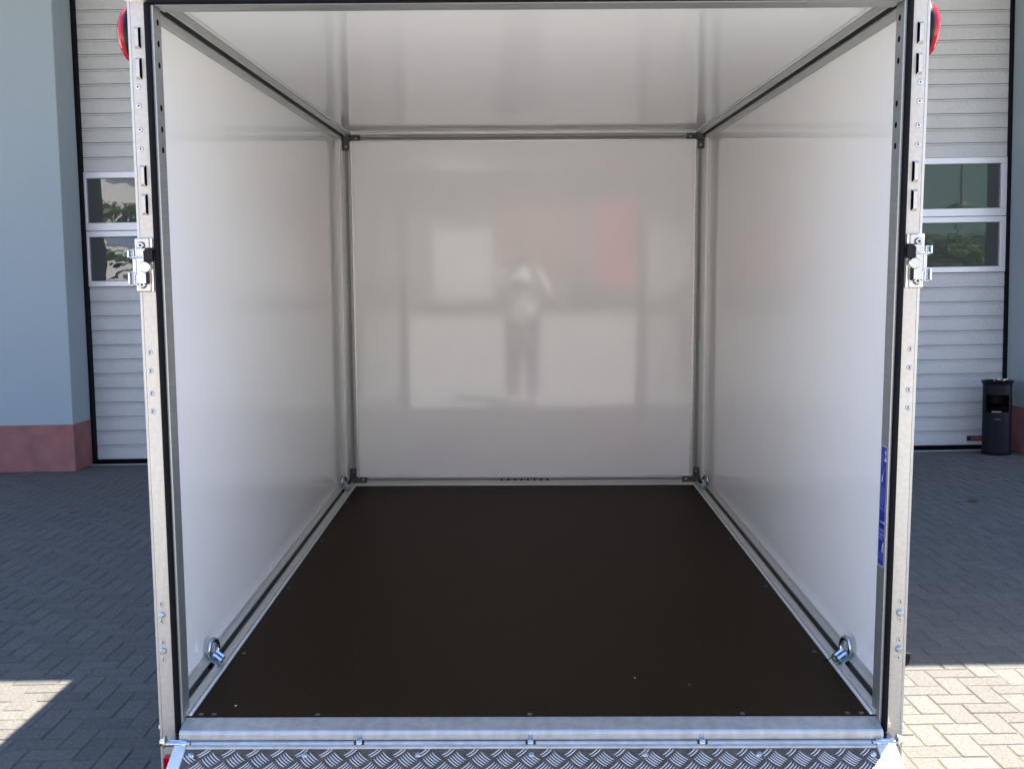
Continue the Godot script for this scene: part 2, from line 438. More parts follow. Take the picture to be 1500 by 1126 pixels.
func pillow(wd: float, h: float, bulge: float) -> ArrayMesh:   # acrylic pane, never quite flat
	var m := MB.new()
	var nx := 28
	var ny := 16
	var f := FastNoiseLite.new(); f.frequency = 1.9; f.seed = int(wd * 100 + h * 1000 + bulge * 9000)
	var hz := func(u: float, t: float) -> float: return bulge * (1.0 - pow(2.0 * u - 1.0, 2.0)) * (1.0 - pow(2.0 * t - 1.0, 2.0)) + bulge * 0.35 * f.get_noise_2d(u * wd, t * h)
	var P := func(i: float, j: float) -> Vector3: return Vector3((i / nx - 0.5) * wd, (j / ny - 0.5) * h, hz.call(i / nx, j / ny))
	var N := func(i: float, j: float) -> Vector3: return ((P.call(i + 0.5, j) - P.call(i - 0.5, j)) as Vector3).cross(P.call(i, j + 0.5) - P.call(i, j - 0.5)).normalized()
	for i in nx:
		for j in ny:
			m.tri(P.call(i, j), P.call(i + 1, j), P.call(i + 1, j + 1), N.call(i, j), N.call(i + 1, j), N.call(i + 1, j + 1))
			m.tri(P.call(i, j), P.call(i + 1, j + 1), P.call(i, j + 1), N.call(i, j), N.call(i + 1, j + 1), N.call(i, j + 1))
	m.quad(Vector3(-wd / 2, -h / 2, -0.012), Vector3(wd / 2, -h / 2, -0.012), Vector3(wd / 2, h / 2, -0.012), Vector3(-wd / 2, h / 2, -0.012), Vector3.FORWARD)
	return m.mesh()

# ------------------------------------------------------------------ trailer
func rail_profile(a: float, b: float) -> Array:   # slotted edge profile in a corner: a along one face, b up the other
	var A := Vector2(a * 0.84, b * 0.20)
	var B := Vector2(a * 0.20, b * 0.80)
	var d := (B - A).normalized()
	var nn := Vector2(-d.y, d.x)
	if nn.x < 0.0: nn = -nn
	var at := func(t: float, up: float) -> Vector2: return A.lerp(B, t) + nn * up
	var lo: float = 0.42
	var hi: float = 0.74
	return [Vector2(0, 0.0004), Vector2(a * 0.885, 0.0004), Vector2(a * 0.885, b * 0.07), Vector2(a * 0.845, b * 0.07), Vector2(a * 0.84, b * 0.19),
		at.call(0.03, 0.0), at.call(lo - 0.12, 0.0), at.call(lo - 0.07, 0.0022), at.call(lo - 0.02, 0.0022), at.call(lo, 0.0006), at.call(lo, -0.0022), at.call(lo - 0.10, -0.0022), at.call(lo - 0.10, -0.0085), at.call(hi + 0.10, -0.0085), at.call(hi + 0.10, -0.0022), at.call(hi, -0.0022), at.call(hi, 0.0006), at.call(hi + 0.02, 0.0022), at.call(hi + 0.07, 0.0022), at.call(hi + 0.14, 0.0), at.call(0.97, 0.0), Vector2(a * 0.115, b * 0.84), Vector2(a * 0.085, b * 0.97), Vector2(a * 0.06, b), Vector2(0, b)]

func slot_profile(a: float, b: float) -> Array:   # the black filler strip in the slot
	var A := Vector2(a * 0.84, b * 0.20)
	var B := Vector2(a * 0.20, b * 0.80)
	var d := (B - A).normalized()
	var nn := Vector2(-d.y, d.x)
	if nn.x < 0.0: nn = -nn
	return [A.lerp(B, 0.44) - nn * 0.0062, A.lerp(B, 0.44) - nn * 0.0034, A.lerp(B, 0.72) - nn * 0.0034, A.lerp(B, 0.72) - nn * 0.0062]

func rail(called: String, a: float, b: float, xf: Transform3D, length: float, t: Node3D, filler: Material, trim := true) -> MeshInstance3D:
	var m := MB.new(); m.extrude(rail_profile(a, b), xf, length)
	var o := part(called, m, M.rail, t)
	m = MB.new(); m.extrude(slot_profile(a, b), Transform3D(xf.basis, xf * Vector3(0, 0, 0.012)), length - 0.024)
	part("slot_filler", m, filler, o)
	if trim:
		m = MB.new(); m.extrude([Vector2(a * 0.89, 0.0005), Vector2(a, 0.0005), Vector2(a, b * 0.10), Vector2(a - 0.0012, b * 0.14), Vector2(a * 0.89, b * 0.15)], xf, length)
		part("edge_trim", m, M.trim, o)
	return o

func trailer() -> void:
	var bs := Basis(Vector3(0.9999, -0.0117, 0.0079), Vector3(0.0115, 0.9994, 0.0326), Vector3(-0.0083, -0.0325, 0.9994)).orthonormalized()
	var t := thing("box_trailer", "white box trailer with open rear, brown floor and lowered checker plate ramp", "trailer", Transform3D(bs.scaled(Vector3.ONE * TS), Vector3(0, 1.6, 0) + (Vector3(0.0187, 0.0696 - 1.6, -2.1708) + bs.y * GY) * TS))
	# floor, walls, roof
	var fl := part("floor_panel", bx(Vector3(0, FY - 0.009, -1.165), Vector3(1.49, 0.018, 2.30)), M.floor, t)
	for p in [[-0.6892, -0.0264], [-0.662, -0.0262], [-0.4438, -0.0236], [-0.001, -0.0236], [0.4425, -0.0246], [0.6616, -0.0257], [0.6899, -0.0255], [-0.688, -0.3757], [-0.6905, -0.895], [-0.6905, -1.42], [-0.6905, -1.98], [0.688, -0.3757], [0.6905, -0.895], [0.6905, -1.42], [0.6905, -1.98], [-0.23, -2.27], [0.23, -2.27]]:
		part("floor_screw", cyl(Vector3(p[0], FY - 0.001, p[1]), Vector3(p[0], FY + 0.0010, p[1]), 0.0055, 10, 0.0007), M.floor_screw, fl)
	for s in [-1.0, 1.0]:
		part("side_wall", bx(Vector3(s * (WX + 0.007), 1.38, -1.20), Vector3(0.014, 1.50, 2.32)), M.wall_white, t)
	part("front_wall", bx(Vector3(0, 1.38, FZ - 0.008), Vector3(1.53, 1.50, 0.016)), M.wall_white, t)
	part("roof_panel", bx(Vector3(0, CY + 0.010, -1.185), Vector3(1.53, 0.02, 2.33)), M.wall_white, t)
	# edge profiles
	for s in [-1.0, 1.0]:
		rail("lower_side_rail", 0.0465, 0.036, Transform3D(Basis(Vector3(-s, 0, 0), Vector3.UP, Vector3.FORWARD), Vector3(s * WX, FY, -0.018)), 2.316, t, M.filler)
		rail("upper_side_rail", 0.053, 0.031, Transform3D(Basis(Vector3(-s, 0, 0), Vector3.DOWN, Vector3.FORWARD), Vector3(s * WX, CY, -0.05)), 2.285, t, M.filler)
		rail("corner_post", 0.031, 0.056, Transform3D(Basis(Vector3(0, 0, 1), Vector3(-s, 0, 0), Vector3.UP), Vector3(s * WX, FY + 0.02, FZ)), CY - FY - 0.04, t, M.filler_grey)
	var fr := rail("lower_front_rail", 0.0465, 0.036, Transform3D(Basis(Vector3.BACK, Vector3.UP, Vector3.RIGHT), Vector3(-WX + 0.012, FY, FZ)), 2 * WX - 0.024, t, M.filler_grey)
	rail("upper_front_rail", 0.030, 0.035, Transform3D(Basis(Vector3.BACK, Vector3.DOWN, Vector3.RIGHT), Vector3(-WX + 0.012, CY, FZ)), 2 * WX - 0.024, t, M.filler_grey)
	for k in 8:      # a row of drain holes
		var hx := -0.0954 + k * 0.0275
		part("drain_hole", cyl(Vector3(hx, FY + 0.0185, FZ + 0.018), Vector3(hx, FY + 0.0215, FZ + 0.0315), 0.0046, 10), M.black, fr)
	for s in [-1.0, 1.0]:
		for e in [0, 1]: corner_bracket(t, s, e == 1)
		for k in 2: lashing_eye(t, s, -0.277 if k == 0 else -2.150, s > 0.0 and k == 0)
	rear_frame(t)
	ramp(t)
	chassis(t)
	for c in t.get_children(): c.position.y -= GY

func corner_bracket(t: Node3D, s: float, upper: bool) -> void:
	var y := CY if upper else FY
	var up := -1.0 if upper else 1.0
	var m := MB.new()
	var tilt := Basis(Vector3.UP, -s * 1.03)
	var cx := s * (WX - 0.027)
	var n1 := Vector3(-s * 0.857, 0, 0.515)
	var flat := Basis(Vector3(0, 0, 1), Vector3.UP, Vector3.RIGHT)
	var p1 := Vector3(s * (WX - 0.031), y + up * 0.047, FZ + 0.0215)
	m.box(p1, Vector3(0.028, 0.046, 0.004), 0.0012, Basis(Vector3.UP, -s * 0.54))
	var p2 := Vector3(s * (WX - 0.066), y + up * 0.0205, FZ + 0.026)
	m.box(p2, Vector3(0.050, 0.027, 0.004), 0.0012, Basis(Vector3.RIGHT, -up * 0.75))
	m.box(Vector3(s * (WX - 0.034), y + up * 0.0185, FZ + 0.024), Vector3(0.036, 0.034, 0.026), 0.006, Basis(Vector3.UP, -s * 0.5))
	m.box(Vector3(s * (WX - 0.017), y + up * 0.019, FZ + 0.042), Vector3(0.004, 0.018, 0.026), 0.0012, Basis(Vector3.BACK, s * up * 0.6))
	var br := part("corner_bracket", m, M.bracket, t)
	var d1 := Basis(Vector3.UP, -s * 0.54) * Vector3.BACK
	var d2 := Basis(Vector3.RIGHT, -up * 0.75) * Vector3.BACK
	part("bracket_screw", cyl(p1 + Vector3(0, up * 0.007, 0), p1 + Vector3(0, up * 0.007, 0) + d1 * 0.0042, 0.0042, 10, 0.001), M.steel, br)
	part("bracket_screw", cyl(p2 + Vector3(-s * 0.008, 0, 0), p2 + Vector3(-s * 0.008, 0, 0) + d2 * 0.0042, 0.0042, 10, 0.001), M.steel, br)

func lashing_eye(t: Node3D, s: float, z: float, tied: bool) -> void:
	# sits on the slot of the lower rail; own axes: x along the trailer, y out of the slope, z down the slope towards the floor
	var nn := Vector3(-s * 0.63, 0.776, 0)
	var dn := Vector3(-s * 0.776, -0.63, 0)
	var at := Transform3D(Basis(dn, nn, dn.cross(nn)), Vector3(s * (WX - 0.0235), FY + 0.0195, z))
	var base := MB.new()
	var oct: Array = []
	for k in 10: oct.append(Vector2(cos(TAU * k / 10.0 + 0.3) * 0.021, sin(TAU * k / 10.0 + 0.3) * 0.023))
	base.extrude(oct, Transform3D(at.basis * Basis(Vector3(1, 0, 0), Vector3(0, 0, -1), Vector3(0, 1, 0)), at * Vector3(0, 0.001, 0)), 0.004)
	base.box(at * Vector3(-0.002, 0.011, 0.011), Vector3(0.031, 0.015, 0.009), 0.004, at.basis)
	base.box(at * Vector3(-0.002, 0.011, -0.011), Vector3(0.031, 0.015, 0.009), 0.004, at.basis)
	var e := part("lashing_eye", base, M.zinc, t)
	part("eye_bolt", cyl(at * Vector3(0.008, 0.004, 0), at * Vector3(0.008, 0.0125, 0), 0.0058, 6, 0.001), M.zinc, e)
	part("slot_nut", bx(at * Vector3(0.0, -0.003, 0.030), Vector3(0.011, 0.006, 0.018), 0.001, at.basis), M.black, e)
	var c := Vector3(s * (WX - 0.019), FY + 0.0475, z - 0.002)
	var axis := Vector3(-s * 1.0, 0.05, 0.30).normalized()
	var u := Vector3.UP - axis * axis.y
	u = u.normalized()
	var wv := axis.cross(u)
	var ring: Array = []
	for k in 28: ring.append(c + u * cos(TAU * k / 28.0) * 0.0215 + wv * sin(TAU * k / 28.0) * 0.0185)
	var m := MB.new(); m.tube(ring, 0.0060, 10, true)
	part("ring", m, M.zinc, e)
	if tied:
		var w := MB.new()
		var loop: Array = []
		for k in 22: loop.append(at * Vector3(0.002 + cos(TAU * k / 22.0) * 0.0175, 0.013 + 0.004 * sin(TAU * k / 11.0), sin(TAU * k / 22.0) * 0.017 + 0.004))
		w.tube(loop, 0.0013, 6, true)
		w.tube([at * Vector3(0.004, 0.015, -0.012), at * Vector3(0.012, 0.014, 0.0), at * Vector3(0.012, 0.012, 0.014), at * Vector3(0.004, 0.010, 0.022)], 0.0013, 6)
		w.tube([at * Vector3(0.008, 0.010, 0.020), at * Vector3(0.016, 0.009, 0.024), at * Vector3(0.030, 0.010, 0.026), at * Vector3(0.040, 0.013, 0.027)], 0.0012, 6)
		part("tie_wire", w, M.black, e)

func rear_frame(t: Node3D) -> void:
	var lite: Material = M.post
	for s in [-1.0, 1.0]:
		# post: a hollow section with a rounded outer edge and a fine groove
		var pr: Array = [Vector2(0.7345, 0.0), Vector2(0.7618, 0.0), Vector2(0.762, -0.0012), Vector2(0.7628, -0.0012), Vector2(0.763, 0.0), Vector2(0.7655, -0.0006), Vector2(0.768, -0.002), Vector2(0.7695, -0.0045), Vector2(OX, -0.008), Vector2(OX, -0.05), Vector2(0.7345, -0.05)]
		var m := MB.new(); m.extrude(pr, Transform3D(Basis(Vector3(s, 0, 0), Vector3(0, 0, 1), Vector3.UP), Vector3(0, 0.375, 0)), 1.785)
		var post := part("rear_post", m, lite, t)
		var riv: Array = [1.932, 1.896, 1.851, 1.8146, 1.4178, 1.3812, 1.3364, 1.30, 0.9027, 0.8664, 0.8218, 0.7858]
		for y in riv:
			var r := MB.new()
			r.lathe([Vector2(0.0017, 0.0008), Vector2(0.0034, 0.0016), Vector2(0.0050, 0.0010), Vector2(0.0056, 0.0)], Transform3D(Basis(Vector3.RIGHT, Vector3.BACK, Vector3.DOWN), Vector3(s * 0.7533, y, 0.0003)), 14)
			var rv := part("rivet", r, M.rivet, post)
			part("rivet_pin", cyl(Vector3(s * 0.7533, y, 0.0002), Vector3(s * 0.7533, y, 0.0009), 0.0020, 10), M.dark_metal, rv)
		for y in [0.8804, 0.8043]:
			var hb := MB.new()
			add_cyl(hb, Vector3(s * 0.7533, y, 0.0004), Vector3(s * 0.7533, y, 0.0018), 0.0082, 18, 0.0006)
			add_cyl(hb, Vector3(s * 0.7533, y, 0.0018), Vector3(s * 0.7533, y, 0.0060), 0.0058, 14, 0.0016)
			add_cyl(hb, Vector3(s * 0.7533, y, 0.0059), Vector3(s * 0.7533, y, 0.0064), 0.0024, 6)
			part("bolt", hb, M.zinc, post)
		for y in [2.0235, 1.966, 1.763, 1.708]: louvre(post, s, y)
		var bolt := part("side_bolt", cyl(Vector3(s * OX, 0.632, -0.02), Vector3(s * (OX + 0.006), 0.632, -0.02), 0.005, 12, 0.0015), M.white_plastic, post)
		# seal and jamb
		m = MB.new()
		var sl: Array = [Vector2(0.7342, -0.004), Vector2(0.7342, 0.006), Vector2(0.732, 0.0095), Vector2(0.7285, 0.0108), Vector2(0.725, 0.009), Vector2(0.7228, 0.005), Vector2(0.7228, -0.004)]
		m.extrude(sl, Transform3D(Basis(Vector3(s, 0, 0), Vector3(0, 0, 1), Vector3.UP), Vector3(0, 0.63, 0)), 1.4575)
		part("door_seal", m, M.rubber, t)
		m = MB.new()
		m.extrude([Vector2(0.7343, -0.0042), Vector2(0.7228, -0.0042), Vector2(0.7226, 0.002), Vector2(0.7195, 0.0026), Vector2(0.7178, 0.0015), Vector2(0.7168, -0.003), Vector2(0.7168, -0.040), Vector2(0.7210, -0.040), Vector2(0.7210, -0.010), Vector2(0.7343, -0.010)], Transform3D(Basis(Vector3(s, 0, 0), Vector3(0, 0, 1), Vector3.UP), Vector3(0, 0.64, 0)), 1.444)
		var j := part("jamb", m, M.jamb, t)
		for y in [2.056, 2.016, 1.975, 1.894, 1.8535, 1.8135]:
			part("jamb_hole", cyl(Vector3(s * 0.7185, y, -0.0205), Vector3(s * 0.7164, y, -0.0205), 0.0062, 14), M.black, j)
		latch(post, s)
		marker_light(t, s)
		part("corner_cap", bx(Vector3(s * 0.752, 2.14, 0.004), Vector3(0.042, 0.097, 0.03), 0.004), M.white_plastic, t)
	# sticker on the right jamb
	var st := MB.new()
	st.card(Vector3(0.7164, 1.2196, -0.0375), Vector3(0.7164, 1.2196, -0.0022), Vector3(0.7164, 0.973, -0.0022), Vector3(0.7164, 0.973, -0.0375), Vector3.LEFT)
	var sm := StandardMaterial3D.new()
	sm.albedo_texture = sticker_image(); sm.roughness = 0.4
	var sk := part("instruction_sticker", st, sm, t)
	sk.set_meta("label", "blue sticker with white lettering on the right door jamb")
	# header
	var hd := MB.new()
	hd.box(Vector3(0, 2.1275, -0.025), Vector3(1.468, 0.066, 0.05), 0.002)
	part("header", hd, M.post, t)
	hd = MB.new()
	hd.extrude([Vector2(2.0945, -0.004), Vector2(2.0945, 0.007), Vector2(2.0915, 0.0105), Vector2(2.0875, 0.0105), Vector2(2.0855, 0.007), Vector2(2.0855, -0.004)], Transform3D(Basis(Vector3.UP, Vector3.BACK, Vector3.RIGHT), Vector3(-0.7228, 0, 0)), 1.4456)
	part("door_seal", hd, M.rubber, t)
	hd = MB.new()
	hd.box(Vector3(0, 2.0850, -0.029), Vector3(1.4336, 0.004, 0.054), 0.0012)
	hd.box(Vector3(0, 2.0890, -0.0035), Vector3(1.4336, 0.006, 0.0035), 0.001)
	part("header_jamb", hd, M.jamb, t)
	# sill
	var pr2: Array = [Vector2(-0.0152, 0.640), Vector2(-0.0152, 0.6542), Vector2(0.024, 0.6472)]
	for k in 7:
		var a := PI / 2 - k * PI / 14.0
		pr2.append(Vector2(0.026 + cos(a) * 0.0095, 0.6375 + sin(a) * 0.0095))
	pr2.append_array([Vector2(0.0355, 0.6275), Vector2(0.034, 0.6262), Vector2(0.020, 0.6262), Vector2(0.020, 0.60), Vector2(-0.0152, 0.60)])
	var sl2 := MB.new(); sl2.extrude(pr2, Transform3D(Basis(Vector3.BACK, Vector3.UP, Vector3.RIGHT), Vector3(-0.7165, 0, 0)), 1.433)
	part("rear_sill", sl2, M.sill, t)
	part("rear_beam", bx(Vector3(0, 0.545, -0.045), Vector3(1.466, 0.108, 0.06), 0.004), M.flange, t)
	# black hook low on the outer right side
	var hk := MB.new()
	hk.tube([Vector3(OX, 0.752, -0.05), Vector3(OX + 0.012, 0.749, -0.05), Vector3(OX + 0.020, 0.757, -0.05), Vector3(OX + 0.0215, 0.776, -0.05)], 0.0058, 8)
	hk.box(Vector3(OX + 0.003, 0.752, -0.05), Vector3(0.006, 0.034, 0.03), 0.002)
	part("rope_hook", hk, M.plastic, t)
	for s in [-1.0, 1.0]:
		var lm := MB.new()
		lm.box(Vector3(s * 0.744, 0.556, 0.006), Vector3(0.034, 0.05, 0.012), 0.004)
		part("red_reflector", lm, M.lens, t)

func louvre(post: Node3D, s: float, y: float) -> void:   # a pressed vent hood, open towards the doorway
	var m := MB.new()
	var xi := 0.7432
	var xo := 0.7558
	var h := 0.0205
	var d := 0.0085
	var a := Vector3(s * xo, y + h, 0.0003)
	var b := Vector3(s * xo, y - h, 0.0003)
	var p := Vector3(s * (xo - 0.0025), y + h - 0.0045, d * 0.75)
	var q := Vector3(s * (xo - 0.0025), y - h + 0.0045, d * 0.75)
	var r := Vector3(s * (xi + 0.003), y + h - 0.0045, d)
	var w := Vector3(s * (xi + 0.003), y - h + 0.0045, d)
	var e := Vector3(s * (xi + 0.001), y + h, 0.0003)
	var f := Vector3(s * (xi + 0.001), y - h, 0.0003)
	var c := Vector3(s * 0.75, y, -0.01)
	m.poly_out([a, b, q, p], c); m.poly_out([p, q, w, r], c); m.poly_out([a, p, r, e], c); m.poly_out([b, q, w, f], c)
	var o := part("vent_louvre", m, M.post, post)
	var n := MB.new()
	n.poly_out([e, f, w, r], c)
	n.quad(Vector3(s * (xi + 0.0004), y + h - 0.002, 0.0006), Vector3(s * (xi + 0.0012), y + h - 0.002, 0.0006), Vector3(s * (xi + 0.0012), y - h + 0.002, 0.0006), Vector3(s * (xi + 0.0004), y - h + 0.002, 0.0006), Vector3.BACK)
	part("vent_slot", n, M.black, o)

func latch(post: Node3D, s: float) -> void:   # zinc plated door keeper, bolted on
	var yc := 1.5905
	var xo := 0.7715
	var pl := MB.new()
	pl.box(Vector3(s * 0.7575, yc, 0.0045), Vector3(0.028, 0.105, 0.006), 0.002)
	var keeper := part("latch_keeper", pl, M.rivet, post)
	part("back_plate", bx(Vector3(s * 0.7402, yc, 0.0022), Vector3(0.0062, 0.105, 0.004), 0.001), M.steel, keeper)
	var ch := MB.new()
	ch.box(Vector3(s * 0.7585, yc - 0.002, 0.0105), Vector3(0.021, 0.071, 0.006), 0.002)
	for k in [[0.021, 0.018], [-0.0265, 0.026]]:      # upper and lower ears, outer side
		ch.box(Vector3(s * 0.7738, yc + k[0], 0.0165), Vector3(0.012, k[1], 0.004), 0.0015, Basis(Vector3.UP, s * 0.5))
		ch.box(Vector3(s * 0.7795, yc + k[0] + 0.001, 0.0205), Vector3(0.003, k[1] - 0.002, 0.009), 0.0012)
	ch.box(Vector3(s * 0.7715, yc - 0.004, 0.013), Vector3(0.006, 0.034, 0.003), 0.001)
	ch.lathe([Vector2(0, 0.002), Vector2(0.010, 0.002), Vector2(0.0115, 0.0), Vector2(0.0115, -0.006)], Transform3D(Basis(Vector3.RIGHT, Vector3.BACK, Vector3.DOWN), Vector3(s * 0.7508, yc - 0.004, 0.0135)), 16)
	part("channel", ch, M.zinc, keeper)
	part("cross_pin", cyl(Vector3(s * 0.750, yc + 0.0155, 0.0185), Vector3(s * 0.780, yc + 0.0155, 0.0185), 0.0020, 10), M.zinc, keeper)
	var bk := MB.new()
	bk.box(Vector3(s * 0.7415, yc + 0.0195, 0.0105), Vector3(0.013, 0.028, 0.014), 0.0025)
	bk.box(Vector3(s * 0.7488, yc + 0.0175, 0.0165), Vector3(0.006, 0.023, 0.006), 0.002)
	part("rubber_buffer", bx(Vector3(s * 0.7470, yc - 0.0255, 0.0105), Vector3(0.006, 0.024, 0.011), 0.002), M.plastic, keeper)
	part("rubber_buffer", bk, M.plastic, keeper)
	for dy in [0.038, -0.0385]:
		var b := MB.new()
		part("washer", cyl(Vector3(s * 0.7583, yc + dy, 0.0073), Vector3(s * 0.7583, yc + dy, 0.0080), 0.0078, 20, 0.0003), M.bracket, keeper)
		add_cyl(b, Vector3(s * 0.7583, yc + dy, 0.0092), Vector3(s * 0.7583, yc + dy, 0.0140), 0.0062, 16, 0.0014)
		var bo := part("keeper_bolt", b, M.zinc, keeper)
		part("hex_socket", cyl(Vector3(s * 0.7583, yc + dy, 0.0138), Vector3(s * 0.7583, yc + dy, 0.0143), 0.003, 6), M.dark_metal, bo)

func marker_light(t: Node3D, s: float) -> void:   # round lamp on the outside, seen edge on
	var xf := Transform3D(Basis(Vector3(0, 1, 0), Vector3(s, 0, 0), Vector3(0, 0, 1) if s > 0 else Vector3(0, 0, -1)), Vector3(s * OX, 2.043, -0.075))
	xf.basis = Basis(Vector3(0, 1, 0), Vector3(s, 0, 0), Vector3(0, 1, 0).cross(Vector3(s, 0, 0)))
	var b := MB.new()
	b.lathe([Vector2(0, 0), Vector2(0.056, 0), Vector2(0.056, 0.012), Vector2(0.053, 0.0165), Vector2(0, 0.0165)], xf, 36)
	var base := part("marker_lamp", b, M.plastic, t)
	var prof: Array = []
	for k in 11:
		var a := k * PI / 20.0
		prof.append(Vector2(0.0535 * cos(a), 0.0155 + 0.0245 * sin(a)))
	b = MB.new(); b.lathe(prof, xf, 40)
	part("lamp_lens", b, M.lens, base)

func sticker_image() -> ImageTexture:
	var im := Image.create(128, 896, false, Image.FORMAT_RGB8)
	im.fill(Color(0.92, 0.93, 0.95))
	var blue := Color(0.02, 0.10, 0.50)
	im.fill_rect(Rect2i(4, 4, 120, 888), blue)
	var wh := Color(0.86, 0.89, 0.95)
	var pale := Color(0.42, 0.55, 0.82)
	var r := RandomNumberGenerator.new(); r.seed = 5
	# small print as lines of letter-sized strokes
	for blk in [[60, 30, 60, 3], [18, 60, 40, 8], [16, 300, 96, 12], [14, 412, 60, 6], [14, 566, 104, 1], [16, 620, 96, 2], [16, 652, 96, 2], [16, 684, 70, 2], [14, 800, 90, 6]]:
		for ln in int(blk[3]):
			var x: int = blk[0]
			while x < blk[0] + blk[2]:
				var wd := r.randi_range(3, 9)
				if blk[3] == 1: wd = 104
				im.fill_rect(Rect2i(x, blk[1] + ln * 10, min(wd, 120 - x), 4), pale if blk[3] > 2 else wh)
				x += wd + 3
	for rc in [[92, 28, 14, 34], [96, 72, 12, 20], [78, 92, 38, 16], [34, 232, 18, 36], [40, 214, 8, 18], [100, 556, 20, 14], [16, 470, 100, 2], [112, 420, 3, 60]]:
		im.fill_rect(Rect2i(rc[0], rc[1], rc[2], rc[3]), wh)
	for k in 70:      # a slanting pointer, and a trailer seen from the side
		im.fill_rect(Rect2i(48 + k / 2, 232 - k, 3, 3), wh)
	for k in 80:
		var half := 6 + k * 0.45
		im.fill_rect(Rect2i(int(112 - half), 708 + k, int(half), 1), Color(0.62, 0.65, 0.70) if k > 34 else wh)
	im.fill_rect(Rect2i(70, 788, 10, 14), Color(0.3, 0.3, 0.34))
	return ImageTexture.create_from_image(im)

